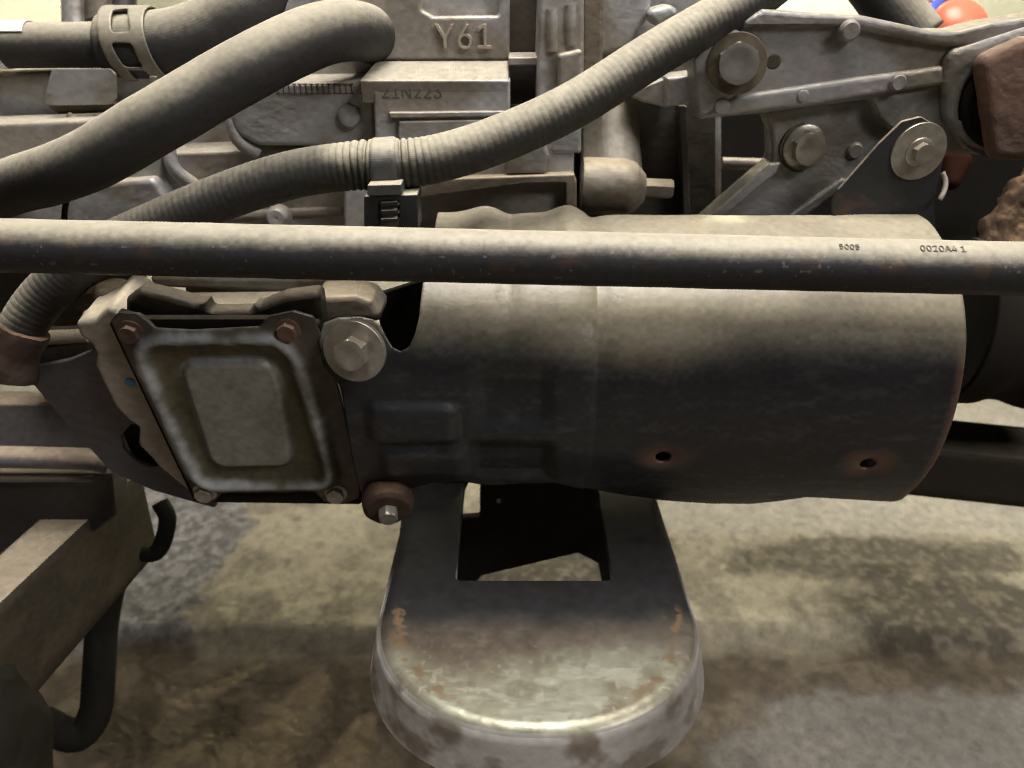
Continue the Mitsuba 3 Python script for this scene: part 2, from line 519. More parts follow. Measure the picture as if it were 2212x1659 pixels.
def floor_z(X, Y):
    P = np.stack([X, Y, X * 0 + 3.3], -1)
    inside = np.clip((1.15 - np.abs(X)) / .1, 0, 1) * np.clip((1.25 - Y) / .2, 0, 1) * np.clip((Y - .2) / .1, 0, 1)
    d1, d2 = meshkit.fbm(P * V([6, 6, 1]), 3, 3) - .5, meshkit.fbm(P * V([34, 34, 1]), 4, 8) - .5
    t = np.clip((Y - .572 + d1 * .05) / .03, 0, 1)
    step = .014 * t * t * (3 - 2 * t)
    worn = np.exp(-((Y - .64) / .06) ** 2)
    return inside * (d1 * .008 + d2 * (.004 + .010 * worn) + step)


gs = lambda a, b, n: np.linspace(a, b, n)
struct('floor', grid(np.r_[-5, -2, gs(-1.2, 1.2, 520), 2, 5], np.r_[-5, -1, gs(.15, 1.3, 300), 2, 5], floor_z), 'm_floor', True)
struct('far_wall', trimesh.Trimesh([[-5, 3.4, -.1], [5, 3.4, -.1], [5, 3.4, 3], [-5, 3.4, 3]], [[0, 1, 2], [0, 2, 3]], process=False), 'm_wall', False)

# ------------------------------------------------------------------ the big objects
# stabiliser bar
k = thing('stabiliser_bar', 'straight black steel bar with dust along its top running across the whole photo', 'metal bar')
BAR = [at(-350, 522, .34), at(0, 530, .34), at(734, 547, .34), at(1469, 564, .34), at(2212, 581, .34), at(2600, 590, .34)]
part(k, 'rod', tube(BAR, .0118, .004, 128, rough=.0006), 'm_bar', smooth=True)


def bar_text(s, u, v, h, key):
    m = meshkit.text_mesh(s, h, .0004)
    o = at(u, v, .34)
    c0, c1 = BAR[1], BAR[4]
    ax = unit(c1 - c0)
    cx = c0 + ax * np.dot(o - c0, ax)
    out = m.copy()
    a0 = math.radians(52)
    q = m.vertices
    e_up, e_f = unit(V([0, 0, 1.0]) - ax * ax[2]), None
    e_f = np.cross(ax, e_up)
    e_f = -e_f if e_f[1] > 0 else e_f
    ang = a0 + q[:, 1] / .0118
    R = .01195 + q[:, 2]
    out.vertices = cx + ax * q[:, :1] + (R * np.sin(ang))[:, None] * e_up + (R * np.cos(ang))[:, None] * e_f
    if np.dot(np.cross(ax, e_up), e_f) < 0:
        out.invert()
    part(k, key, out, 'm_ink', smooth=False)


bar_text('5005', 1790, 540, .0026, 'stamped_number')
bar_text('0020A4 1', 1960, 540, .0030, 'stamped_number')

# thick coolant hose
k = thing('coolant_hose', 'thick smooth dusty rubber hose sweeping from the left edge up into the casting', 'hose')
part(k, 'hose', tube([at(-160, 470, .46), at(0, 412, .435), at(167, 358, .395), at(333, 265, .378), at(500, 168, .378), at(640, 95, .388), at(725, 68, .402), at(790, 72, .425), at(840, 96, .47)], .0150, .003, 96, rough=.0008), 'm_rubber', smooth=True)
nk = at(808, 90, .452)
ax = unit([-.25, -1, .12])
part(k, 'neck_ring', lathe([(.0185, -.02), (.0205, -.018), (.0212, -.006), (.0206, -.002), (.0190, -.0005), (.0165, -.002), (.0155, -.008)], nk, ax, 64), 'm_block')

# corrugated conduit
k = thing('corrugated_conduit', 'ribbed dusty conduit curving from the top right down behind the black bar', 'conduit')
CON = [at(1760, -110, .405), at(1640, -12, .398), at(1520, 55, .392), at(1401, 125, .386), at(1234, 230, .380), at(1067, 305, .375), at(934, 345, .372), at(830, 356, .371), at(767, 358, .371), at(640, 376, .373),
       at(500, 419, .378), at(333, 487, .385), at(205, 548, .390), at(112, 622, .394), at(58, 690, .396), at(28, 760, .398)]
_, arc = spline(CON, .001)
CL = arc[-1]
s_clip = 0
cc, ss_ = spline(CON, .0005)
s_clip = ss_[np.argmin(np.linalg.norm(cc - at(830, 356, .371), axis=1))]


def ribs(s):
    w = np.abs(((s / .0033) % 1) - .5) * 2
    amp = .00006 + .0008 * np.exp(-((s - s_clip) / .015) ** 2)
    return amp * (smooth01(w * 1.4) - .5) * 2


def smooth01(x):
    x = np.clip(x, 0, 1)
    return x * x * (3 - 2 * x)


part(k, 'conduit', tube(CON, .0112, .00055, 72, rfun=ribs), 'm_conduit', smooth=True)
part(k, 'end_fitting', lumpy(tube([at(50, 712, .394), at(28, 765, .396), at(22, 822, .398)], .0122, .003, 40), .004, 90, 3), 'm_rustdark', smooth=True, label='rusty brown end fitting of the conduit')

# conduit clip
k = thing('conduit_clip', 'grey plastic clip strapped round the ribbed conduit above the bar', 'clip')
i0 = np.argmin(np.linalg.norm(cc - at(797, 356, .371), axis=1))
i1 = np.argmin(np.linalg.norm(cc - at(861, 353, .371), axis=1))
band = cc[min(i0, i1):max(i0, i1)]
part(k, 'strap', tube(band[::4], .0127, .001, 72, rfun=lambda s: -.0006 * ((s < .0006) | (s > s.max() - .0006))), 'm_clip')
pl = PY(.357)
part(k, 'buckle', plate(pl, [(793, 400), (866, 398), (868, 422), (793, 424)], .012, .0006, .0008), 'm_clip')
part(k, 'base', plate(pl.shift(-.004), [(786, 424), (902, 420), (904, 500), (786, 500)], .016, .0008, .001, holes=[[(818, 437), (862, 435), (862, 492), (818, 492)]]), 'm_plastic')
for v0 in (437, 455, 473):
    part(k, 'tongue', plate(pl.shift(-.002), [(822, v0), (858, v0 - 1), (858, v0 + 8), (822, v0 + 9)], .01, .0004, .0006), 'm_plastic')
part(k, 'pin', tube([at(868, 420, .38), at(900, 424, .384)], .0012, .002, 12), 'm_steel')

# ------------------------------------------------------------------ engine block casting
k = thing('engine_block', 'dusty cast aluminium block with raised lettering behind the hoses', 'engine block')
part(k, 'casting', plate(PY(.492), [(-120, 160), (250, 150), (420, 165), (600, 60), (640, -60), (1560, -60), (1560, 520), (-120, 560)], .12, .003, .003), 'm_block')
# upper lettered pad and its pocket
up = PL(1000, 90, .515 * 1.0, 0)
UPY = .468
part(k, 'upper_pad', plate(PY(UPY), [(742, -70), (1102, -70), (1100, 132), (806, 132), (742, 110)], .03, .002, .002, holes=[[(906, -80), (1082, -80), (1078, 34), (935, 36), (910, 22)]]), 'm_block')
part(k, 'pocket_floor', plate(PY(UPY + .008), [(895, -80), (1090, -80), (1085, 45), (900, 45)], .004, 0, 0), 'm_block')
lt = meshkit.text_mesh('Y61', .0122, .0026, bold=False)
o = aty(940, 104, UPY)
lt.vertices = V([o[0], UPY, o[2]]) + np.column_stack([lt.vertices[:, 0], -lt.vertices[:, 2], lt.vertices[:, 1]])
part(k, 'raised_lettering', outward(lt), 'm_pale', smooth=False)
# sloping ledge then the lower face with the stamped number
a0, a1 = aty(800, 130, UPY - .001), aty(800, 173, .440)
nrm = unit(np.cross([1, 0, 0], a1 - a0))
nrm = nrm if nrm[2] > 0 else -nrm
part(k, 'ledge', plate(Plane((a0 + a1) / 2, nrm), [(812, 131), (1100, 130), (1098, 174), (775, 174)], .012, .0012, .001), 'm_block')
LOY = .441
part(k, 'lower_face', plate(PY(LOY), [(805, 173), (1102, 173), (1102, 252), (1240, 250), (1240, 520), (818, 520)], .05, .0015, .001, holes=[[(905, 396), (1222, 388), (1222, 520), (905, 520)]]), 'm_block')
part(k, 'inset_panel', plate(PY(LOY - .0025), [(860, 262), (1080, 258), (1080, 300), (860, 312)], .005, .001, .001), 'm_block')
part(k, 'shelf_rib', plate(PY(LOY - .003), [(840, 243), (1090, 240), (1090, 252), (840, 256)], .005, .001, .0005), 'm_block')
m = meshkit.text_mesh('21N223', .0062, .0003)
o = aty(822, 212, LOY)
m.vertices = V([o[0], LOY - .0001, o[2]]) + np.column_stack([m.vertices[:, 0], -m.vertices[:, 2], m.vertices[:, 1]])
part(k, 'stamped_number', outward(m), 'm_stamp', smooth=False)
# left faces below the thick hose
part(k, 'left_face', plate(PY(.452), [(480, 180), (808, 176), (812, 318), (560, 316), (505, 290)], .04, .003, .006), 'm_block')
m = meshkit.text_mesh('IIIIIIIIIIIIII 1', .0055, .0003)
o = aty(595, 203, .452)
m.vertices = V([o[0], .4519, o[2]]) + np.column_stack([m.vertices[:, 0] * .95, -m.vertices[:, 2], m.vertices[:, 1]])
part(k, 'stamped_number', outward(m), 'm_stamp', smooth=False)
part(k, 'lower_left_face', plate(PY(.462), [(350, 330), (820, 316), (820, 520), (350, 520)], .03, .002, .002), 'm_block')
part(k, 'left_flange', plate(PY(.455), [(-80, 270), (190, 260), (350, 330), (345, 520), (-80, 520)], .03, .002, .003), 'm_block')
part(k, 'pad', plate(PY(.447), [(150, 400), (330, 385), (365, 440), (340, 500), (150, 500)], .02, .003, .004), 'm_block')
part(k, 'post', plate(PY(.440), [(742, 385), (798, 385), (798, 500), (742, 500)], .03, .002, .001), 'm_block')
for (a, b, w) in (((360, 300), (420, 400), .004), ((500, 250), (560, 330), .004)):
    part(k, 'rib', tube([aty(*a, .458), aty((a[0] + b[0]) / 2 - 14, (a[1] + b[1]) / 2 + 14, .455), aty(*b, .458)], w, .003, 20), 'm_block')
for (u, v, r, h, mt) in ((755, 250, .006, .003, 'm_block'), (600, 470, .006, .004, 'm_block')):
    part(k, 'boss', lathe([(r * 1.25, -.004), (r * 1.1, h * .2), (r, h * .75), (r * .8, h), (r * .3, h), (.0004, h * .8)], aty(u, v, .452), unit([0, -1, .12]), 32), mt)
for (u0, v0, u1, v1, y_) in ((380, 420, 740, 402, .462), (380, 470, 740, 455, .462), (1106, 262, 1106, 380, .441), (1192, 20, 1192, 110, .445), (1232, 10, 1232, 96, .445)):
    part(k, 'rib', tube([aty(u0, v0, y_ + .001), aty((u0 + u1) / 2, (v0 + v1) / 2, y_ + .0005), aty(u1, v1, y_ + .001)], .0032, .003, 20), 'm_block')
# web plates and slots at the middle
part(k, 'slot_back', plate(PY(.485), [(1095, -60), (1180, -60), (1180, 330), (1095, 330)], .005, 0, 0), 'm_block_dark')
part(k, 'slot_shelf', plate(PY(.452), [(1098, 124), (1168, 123), (1168, 140), (1098, 141)], .03, .001, .0005), 'm_block')
part(k, 'pillar', plate(PY(.445), [(1166, -60), (1262, -60), (1262, 280), (1158, 285), (1160, 130)], .04, .002, .002), 'm_block')
part(k, 'pillar_pad', plate(PY(.439), [(1205, 118), (1258, 106), (1262, 200), (1205, 215)], .01, .002, .002), 'm_block')
part(k, 'pillar_pad', plate(PY(.440), [(1186, 268), (1256, 240), (1256, 332), (1190, 332)], .01, .002, .002), 'm_block')
part(k, 'pillar_pad', plate(PY(.436), [(1092, 330), (1130, 295), (1170, 290), (1186, 335), (1180, 375), (1092, 376)], .012, .002, .002), 'm_block')
part(k, 'flange', plate(PY(.452), [(1258, -60), (1304, -60), (1300, 520), (1254, 520)], .04, .002, .001), 'm_housing')
# window frame recess
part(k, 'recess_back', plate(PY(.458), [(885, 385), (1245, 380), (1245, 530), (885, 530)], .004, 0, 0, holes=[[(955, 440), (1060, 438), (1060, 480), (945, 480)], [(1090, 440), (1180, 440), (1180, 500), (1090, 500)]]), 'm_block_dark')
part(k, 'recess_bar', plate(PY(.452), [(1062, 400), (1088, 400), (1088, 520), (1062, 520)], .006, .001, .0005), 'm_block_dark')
part(k, 'frame_rail', plate(PY(.434), [(896, 388), (1240, 376), (1246, 392), (1246, 520), (1224, 520), (1222, 396), (925, 404), (900, 430), (885, 430)], .03, .0012, .001), 'm_housing')
# round boss with drain plug
ax = unit(at(1440, 408, .44) - at(1260, 400, .44))
part(k, 'boss', lathe([(.010, 0), (.0155, .001), (.0160, .003), (.0160, .026), (.0140, .032), (.0080, .0375), (.004, .038)], at(1252, 400, .448), ax, 48), 'm_housing')
part(k, 'plug', lathe([(.0058, 0), (.0058, .018), (.0052, .0195), (.001, .0195)], at(1380, 405, .448), ax, 30, {0, 1, 2}), 'm_housing')
part(k, 'upright', tube([at(1320, 225, .465), at(1322, 300, .462), at(1328, 385, .458)], .0165, .003, 40), 'm_housing')
part(k, 'lug', plate(PY(.47), [(1265, -60), (1420, -60), (1400, 40), (1350, 110), (1265, 130)], .03, .003, .004), 'm_block')
part(k, 'lug', plate(PY(.462), [(1390, 25), (1450, 10), (1475, 30), (1420, 60)], .02, .003, .003), 'm_block')
part(k, 'lug', plate(PY(.448), [(1440, 168), (1500, 160), (1500, 225), (1440, 232)], .02, .002, .001), 'm_block')
part(k, 'web', plate(PY(.458), [(1350, 200), (1445, 165), (1445, 235), (1385, 220)], .02, .002, .001), 'm_block')
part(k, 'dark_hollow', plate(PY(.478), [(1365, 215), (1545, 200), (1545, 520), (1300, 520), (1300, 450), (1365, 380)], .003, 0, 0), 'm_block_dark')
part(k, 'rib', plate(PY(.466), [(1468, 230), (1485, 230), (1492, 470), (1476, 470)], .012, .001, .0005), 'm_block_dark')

# ------------------------------------------------------------------ engine mount bracket
k = thing('mount_bracket', 'cast grey engine mount arm with ribbed edges and hexagon bolts at the upper right', 'bracket')
MY = .432
pm = PY(MY)
part(k, 'web', plate(pm, [(1505, 118), (1560, 70), (1640, 30), (1760, 38), (1880, 46), (2010, 76), (2090, 76), (2160, 60), (2260, 40), (2260, 340), (2150, 338), (2045, 332), (1990, 330), (1900, 260), (1880, 215), (1640, 246), (1512, 258)], .018, .002, .003), 'm_mount')
part(k, 'top_rib', plate(pm.shift(.0035), [(1600, 48), (1650, 20), (1755, 28), (1872, 35), (1956, 53), (2013, 66), (2074, 66), (2141, 49), (2260, 30), (2260, 58), (2180, 78), (2120, 105), (2040, 100), (1940, 82), (1850, 62), (1760, 52), (1650, 44), (1612, 62)], .02, .0025, .002), 'm_mount')
part(k, 'bottom_rib', plate(pm.shift(.0030), [(1507, 222), (1600, 206), (1720, 188), (1850, 168), (1990, 150), (2040, 142), (2045, 184), (1889, 208), (1761, 229), (1637, 243), (1511, 260)], .02, .0025, .002), 'm_mount')
part(k, 'end_pad', plate(pm.shift(.005), [(1498, 132), (1530, 80), (1590, 62), (1640, 95), (1645, 150), (1600, 200), (1540, 240), (1512, 258), (1504, 200)], .02, .002, .003), 'm_mount')
part(k, 'eye', plate(pm.shift(.005), [(2050, 110), (2120, 85), (2260, 40), (2260, 338), (2140, 338), (2080, 320), (2040, 260), (2036, 180)], .02, .004, .006, holes=[circ(pm.shift(.005), 2185, 215, .0255)]), 'm_mount')
part(k, 'foot', plate(pm.shift(-.006), [(1650, 235), (2060, 190), (2060, 335), (1990, 300), (1830, 392), (1690, 500), (1500, 500), (1523, 477), (1664, 356), (1670, 340), (1668, 280)], .016, .0025, .004), 'm_mount')
part(k, 'strut', tube([at(1560, 352, .47), at(1620, 354, .468), at(1690, 356, .466)], .0035, .004, 20), 'm_block')
part(k, 'foot_edge', plate(pm.shift(-.003), [(1500, 500), (1520, 478), (1664, 354), (1690, 350), (1678, 375), (1548, 484), (1535, 500)], .014, .0015, .001), 'm_mount')
part(k, 'foot_edge', plate(pm.shift(-.003), [(1672, 500), (1690, 478), (1820, 386), (1842, 392), (1740, 470), (1715, 500)], .014, .0015, .001), 'm_mount')


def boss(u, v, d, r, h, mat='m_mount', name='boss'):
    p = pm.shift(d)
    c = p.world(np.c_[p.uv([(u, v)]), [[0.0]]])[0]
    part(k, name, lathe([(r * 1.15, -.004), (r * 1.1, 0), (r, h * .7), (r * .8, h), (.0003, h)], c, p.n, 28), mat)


boss(1939, 178, .003, .0042, .0022)
boss(1560, 230, .005, .0040, .0012)
boss(1735, 208, .003, .0030, .0012)
boss(1835, 66, .004, .0048, .0025)
boss(1671, 134, 0, .0034, .0003, 'm_brown')  # flat dark disc painting the shade of a hole
boss(1846, 325, -.006, .0042, .0020)


def hexbolt(parent, c, axis, r, h, wr=None, wh=.0015, mat='m_steel', wmat='m_steel', flange=True, label=None, dish=.35):
    b = f'{parent}__bolt'
    b = numbered(b)
    if label:
        labels[b] = {'label': label}
    prof = [(r, -.004), (r, h * .82), (r * .93, h * .96), (r * .70, h), (r * .5, h - r * dish * .18), (.0003, h - r * dish * .2)]
    hx = {0, 1}
    scene[b + '__head'] = mikit.ply(lathe(prof, c, axis, 72, hx), mat, smooth=28)
    if flange:
        f = r * 1.33
        scene[b + '__flange'] = mikit.ply(lathe([(f, -.003), (f, h * .10), (f * .96, h * .16), (r * .9, h * .30), (.001, h * .3)], c, axis, 48), mat, smooth=28)
    if wr:
        scene[b + '__washer'] = mikit.ply(lathe([(wr, -wh), (wr, -.0003), (wr * .985, 0), (r * .8, 0), (r * .8, -wh)], c, axis, 64), wmat, smooth=28)
    return b


def onplane(p, u, v):
    return p.world(np.c_[p.uv([(u, v)]), [[0.0]]])[0]


hexbolt(k, onplane(pm.shift(.0078), 1592, 138), unit([-.12, -1, .10]), .0105, .0080, wr=.0150, mat='m_bolt', wmat='m_grime', flange=False)
hexbolt(k, onplane(pm.shift(-.006), 1737, 318), unit([.12, -1, .02]), .0092, .0085, wr=.0138, wmat='m_grime')

# rubber bush and rusty block in the mount's eye
k = thing('mount_bush', 'rusty red brown block in the eye of the mount arm at the right edge', 'bushing')
c0 = onplane(pm.shift(.005), 2185, 215)
part(k, 'rubber', lathe([(.020, -.02), (.0255, -.02), (.0255, .001), (.023, .003), (.015, .003)], c0, pm.n, 64), 'm_black')
BY = .414
pts = []
for u, v in [(2128, 138), (2200, 104), (2330, 100), (2330, 312), (2222, 322), (2152, 318)]:
    pts += [(aty(u, v, BY + .003), .0055), (aty(u, v, BY + .03), .0055)]
part(k, 'block', lumpy(hull(pts), .0022, 70, 4, .003), 'm_rust', smooth=True)

# ------------------------------------------------------------------ black stamped shield
k = thing('black_shield', 'curved black stamped metal shield with dusty top and two rusty holes below the bar', 'shield')
SP, SS = spline(V([(.409, .504, 0), (.396, .5035, 0), (.382, .4995, 0), (.366, .4915, 0), (.352, .4815, 0), (.3425, .470, 0), (.336, .457, 0), (.3315, .438, 0), (.331, .418, 0), (.335, .396, 0), (.344, .375, 0), (.357, .355, 0), (.362, .350, 0)]), .0005)
SY, SZ = SP[:, 0], SP[:, 1]


def shield_uv(u, v, back=False):
    """(x, s) on the plain shield surface seen at (u, v)."""
    d = ray(u, v)
    cr = SY * d[2] - (SZ - CAM[2]) * d[1]
    i = np.nonzero(np.diff(np.sign(cr)))[0]
    if len(i) == 0:
        i = np.array([np.argmin(np.abs(cr))])
    i = min(i, key=lambda j: SY[j])
    a = abs(cr[i]) / (abs(cr[i]) + abs(cr[min(i + 1, len(cr) - 1)]) + 1e-15)
    s = SS[i] + a * (SS[1] - SS[0])
    t = np.interp(s, SS, SY) / d[1]
    return d[0] * t, s


def box_soft(x, s, x0, x1, s0, s1, e):
    f = lambda a, b, q: smooth01((q - a) / e + .5) * smooth01((b - q) / e + .5)
    return f(x0, x1, x) * f(s0, s1, s)


def embosses():
    out = []
    for (u0, v0, u1, v1, h, e) in ((800, 872, 985, 945, .0036, .008), (828, 962, 1002, 1012, .0036, .008), (1030, 800, 1185, 915, -.0038, .011), (1020, 955, 1186, 1022, -.0034, .009), (1000, 690, 1200, 735, .0006, .01)):
        x0, s0 = shield_uv(u0, v0)
        x1, s1 = shield_uv(u1, v1)
        out.append((x0, x1, s0, s1, e, h))
    return out


EMB = embosses()
XB = [shield_uv(u, 680)[0] for u in (1000, 1095, 1130, 1275, 1292, 1318)]


def shield_fn(q):
    x, s = q[:, 0], q[:, 1]
    y, z = np.interp(s, SS, SY), np.interp(s, SS, SZ)
    e = .002
    ty, tz = np.interp(s + e, SS, SY) - np.interp(s - e, SS, SY), np.interp(s + e, SS, SZ) - np.interp(s - e, SS, SZ)
    L = np.hypot(ty, tz) + 1e-12
    ny, nz = tz / L, -ty / L                     # outward: towards the viewer and up
    ny, nz = np.where(ny * 1 > 2, -ny, ny), nz
    top = smooth01((.115 - s) / .05)
    h = .0035 * np.exp(-((x - (XB[0] + .010)) / .010) ** 2) * smooth01((.06 - s) / .04) + .0040 * np.exp(-((x - XB[3] + .008) / .0085) ** 2) * smooth01((.06 - s) / .04)
    h = h - .0014 * np.exp(-((x - XB[1]) / .006) ** 2) * top - .0018 * np.exp(-((x - XB[4]) / .007) ** 2) * smooth01((.2 - s) / .12)
    h = h + .0012 * smooth01((XB[4] - x) / .004)
    for x0, x1, s0, s1, ee, hh in EMB:
        h = h + hh * box_soft(x, s, x0, x1, s0, s1, ee)
    h = h + (meshkit.fbm(np.stack([x * 30, s * 30, x * 0], -1), 3, 2) - .5) * .0012
    for hx_, hs_ in HOLES:
        h = h - .0016 * np.exp(-((x - hx_) ** 2 + (s - hs_) ** 2) / .0075 ** 2)
    return np.column_stack([x, y + ny * h, z + nz * h])


XR = .218
HOLES = [shield_uv(1432, 986), shield_uv(1873, 1000)]
out = [shield_uv(*p) for p in [(937, 530), (915, 616), (907, 686), (898, 722), (886, 748), (867, 758), (850, 750), (836, 728), (824, 705), (808, 692), (780, 686), (734, 688), (703, 700), (690, 740), (702, 790), (738, 830), (750, 900), (766, 1000), (782, 1056),
                               (850, 1054), (900, 1042), (940, 1032), (1000, 1030), (1045, 1038), (1120, 1036), (1200, 1034), (1260, 1048), (1320, 1060), (1420, 1074), (1540, 1082), (1620, 1083), (1690, 1076), (1740, 1068), (1840, 1072)]]
sb = shield_uv(1935, 1078)[1]
XL = out[0][0]
out = [(XL, 0.0)] + out + [(XR - .003, sb), (XR, sb - .004), (XR, 0.0)]
poly = rounded(Polygon(out).buffer(0), .0012)
for hx_, hs_ in HOLES:
    poly = poly.difference(Point(hx_, hs_).buffer(.0042))
SHM, SHQ = sheet(poly, shield_fn, .0016, .0011, .0010)
HP = [shield_fn(V([h]))[0] for h in HOLES]


def shield_col(p, n, uv):
    big = fbm(p.x * 26, p.y * 26, p.z * 26, 3)
    fine = fbm(p.x * 380, p.y * 380, p.z * 380, 3)
    c = C(.020, .0208, .0245) * (.75 + .5 * fine)
    scuff = smoothstep(.50, .80, fbm(p.x * 70, p.y * 150, p.z * 150, 4) + (fine - .5) * .3)
    c = mix(c, C(.085, .086, .092), scuff * .22)
    rust = mi.Float(0)
    for q in HP:
        d = dr.sqrt(dr.square(p.x - q[0]) + dr.square(p.y - q[1]) + dr.square((p.z - q[2]) * 1.4))
        rust = dr.maximum(rust, smoothstep(.019, .006, d + (big - .5) * .026 + (fine - .5) * .008) * .85)
    edge = smoothstep(.0050, .0010, XR - p.x + (fine - .5) * .004)
    low = smoothstep(.376, .352, p.z + (big - .5) * .04) * smoothstep(.15, .19, p.x)
    rust = dr.maximum(rust, dr.maximum(edge * .7, low * .8))
    rust = dr.maximum(rust, smoothstep(.60, .70, big) * smoothstep(.365, .352, p.z) * .6)
    c = mix(c, C(.14, .082, .062) * (.6 + .8 * fine), rust)
    du = smoothstep(.449, .492, p.z + (big - .5) * .014 + (fine - .5) * .003 + (noise(p.x * 14, 2.0) - .5) * .012 - .006 * smoothstep(.06, -.02, p.x))
    return mix(c, C(.295, .265, .20) * (.80 + .4 * fine) * (.75 + .5 * big), du * .96)


bsdf('m_shield', shield_col, .38, spec=.5, bump=grit)
part(k, 'panel', SHM, 'm_shield', smooth=True)
solo('exhaust_pipe', 'added dark pipe inside the black shield that keeps its holes dark', 'pipe', tube([(-.03, .412, .408), (.1, .412, .408), (.205, .412, .408)], .062, .01, 40), 'm_black', True)  # pipe added to make the shield holes look dark
# tab that carries the round washer at the right
tp = PL(1985, 330, .400, -3, 6)
part(k, 'tab', plate(tp, [(1800, 470), (1797, 440), (1812, 410), (1900, 310), (1950, 262), (1990, 252), (2030, 275), (2042, 330), (2025, 400), (2018, 440), (2020, 470), (2026, 540), (1800, 540)], .0022, .0006, .003, back_bevel=True), 'm_tab')
hexbolt(k, onplane(tp.shift(.0012), 1986, 328), tp.n, .0055, .0062, wr=.0147, wh=.0025, flange=True, label='round washer and bolt on the upper right tab', dish=.2)
wb = PL(765, 758, .352, 6, -10)
hexbolt(k, onplane(wb, 764, 760), wb.n, .0078, .0062, wr=.0147, wh=.0028, flange=False, label='round washer and bolt beside the square cover', dish=.3)

# ------------------------------------------------------------------ square cover plate and the housing it closes
k = thing('square_cover', 'square pressed metal cover with a raised silver ring and four corner bolts', 'cover plate')
pt, pb = at(475, 680, .362), at(590, 1060, .432)
up_ = unit(pt - pb)
side = V([1.0, 0, 0])
ncv = unit(np.cross(side, up_))
ncv = ncv if ncv[1] < 0 else -ncv
CP = Plane((pt + pb) / 2, ncv)
cov = rounded(Polygon(CP.uv([(238, 695), (256, 676), (300, 680), (335, 705), (420, 708), (560, 703), (583, 684), (633, 674), (676, 686), (700, 740), (735, 850), (778, 1040), (776, 1075), (748, 1088), (700, 1084), (680, 1062), (480, 1066), (460, 1086), (425, 1078), (405, 1040)])), .0018)
ringp = rounded(Polygon(CP.uv([(306, 742), (350, 728), (600, 728), (640, 768), (668, 850), (716, 1022), (700, 1042), (440, 1046), (424, 1022), (318, 800)])), .010)
innerp = rounded(Polygon(CP.uv([(388, 782), (590, 778), (606, 830), (632, 982), (620, 1004), (470, 1006), (456, 990)])), .009)
rl, il = ringp.exterior, innerp.exterior
boltuv = [(283, 716), (622, 712), (443, 1062), (726, 1064)]
bq = CP.uv(boltuv)


def cover_h(q):
    pts_ = shapely.points(q)
    ins = shapely.contains(ringp, pts_)
    dr_ = shapely.distance(rl, pts_)
    di = shapely.distance(il, pts_) * np.where(shapely.contains(innerp, pts_), -1, 1)
    ring = np.exp(-(np.abs(dr_) / .0048) ** 2.2)
    h = .0046 * ring - .0010 * ins * smooth01(dr_ / .004) + .0034 * smooth01(.5 - di / .0045)
    return h, ring, ins, di, dr_


def cover_fn(q):
    h = cover_h(q)[0] + (meshkit.fbm(np.c_[q * 60, q[:, :1] * 0], 3, 9) - .5) * .0008
    return CP.world(np.c_[q, h])


CM, CQ = sheet(cov, cover_fn, .002, .0011)
h, ring, ins, di, dr_ = cover_h(CQ)
nz1 = meshkit.fbm(np.c_[CQ * 120, CQ[:, :1] * 0], 4, 1)
nz3 = meshkit.fbm(np.c_[CQ * 28, CQ[:, :1] * 0], 2, 14)
nz2 = meshkit.fbm(np.c_[CQ * 420, CQ[:, :1] * 0], 3, 6)
silver, olive, panelc, brown = V([.42, .44, .48]), V([.115, .104, .072]), V([.30, .30, .285]), V([.095, .086, .072])
col = np.where(ins[:, None], olive, brown)
wp = smooth01(.5 - di / .003)[:, None]
col = col * (1 - wp) + panelc * wp
wr_ = (smooth01((ring - .25 + (nz1 - .5) * .6 - .3 * smooth01((.55 - nz3) * 5)) / .8))[:, None]
col = col * (1 - wr_) + silver * wr_
pe = np.exp(-(np.abs(di - .001) / .0012) ** 2)[:, None] * .55 * (smooth01((.02 - CQ[:, :1] * 1 + CQ[:, 1:2]) / .05))
col = col * (1 - pe) + silver * pe
col = col * (.7 + .6 * nz2[:, None]) * (.8 + .4 * nz1[:, None])
scene['m_cover'] = {'type': 'twosided', 'b': {'type': 'bumpmap', 'tex': mikit.proc(grit, 2e-4), 'scale': 1.0,
                    'nested': {'type': 'principled', 'base_color': {'type': 'mesh_attribute', 'name': 'vertex_color'}, 'roughness': .42, 'metallic': .35, 'specular': .4}}}
part(k, 'pressing', CM, 'm_cover', smooth=True, color=np.clip(col, 0, 1))
for i, (u, v) in enumerate(boltuv):
    c = onplane(CP, u, v)
    hexbolt(k, c, CP.n, .0047 if i < 2 else .0050, .0045, mat='m_rust' if i < 2 else 'm_steel', flange=True, label=('rusty bolt head on the upper corner' if i < 2 else None))

k = thing('gearbox_housing', 'pale cast housing behind the square cover with a lug beside the shield', 'housing')
HPl = CP.shift(-.003)
part(k, 'gasket', plate(HPl.shift(.0015), [(236, 700), (256, 674), (300, 690), (640, 690), (690, 700), (785, 1060), (780, 1090), (420, 1085), (398, 1040)], .004, .0005, .002), 'm_black')
part(k, 'body', plate(CP.shift(-.007), [(205, 690), (235, 664), (275, 690), (330, 712), (690, 708), (720, 740), (795, 1075), (430, 1082), (395, 1054), (343, 1012), (322, 988), (297, 962), (299, 925), (275, 908), (248, 882), (203, 792), (206, 767), (196, 745), (170, 728), (160, 698)], .035, .003, .003), 'm_pale')
part(k, 'side_lug', lathe([(.007, -.02), (.0095, -.018), (.0095, .002), (.008, .004), (.001, .004)], at(212, 705, .392), unit([-.5, -1, .1]), 36), 'm_housing')
pq = PL(285, 800, .383, 0, 0)
part(k, 'paint_mark', lathe([(.0028, 0), (.0024, .0004), (.0003, .0005)], onplane(CP.shift(-.0068), 281, 826), CP.n, 20), 'm_bluepaint', smooth=False)
tpn = PY(.343)
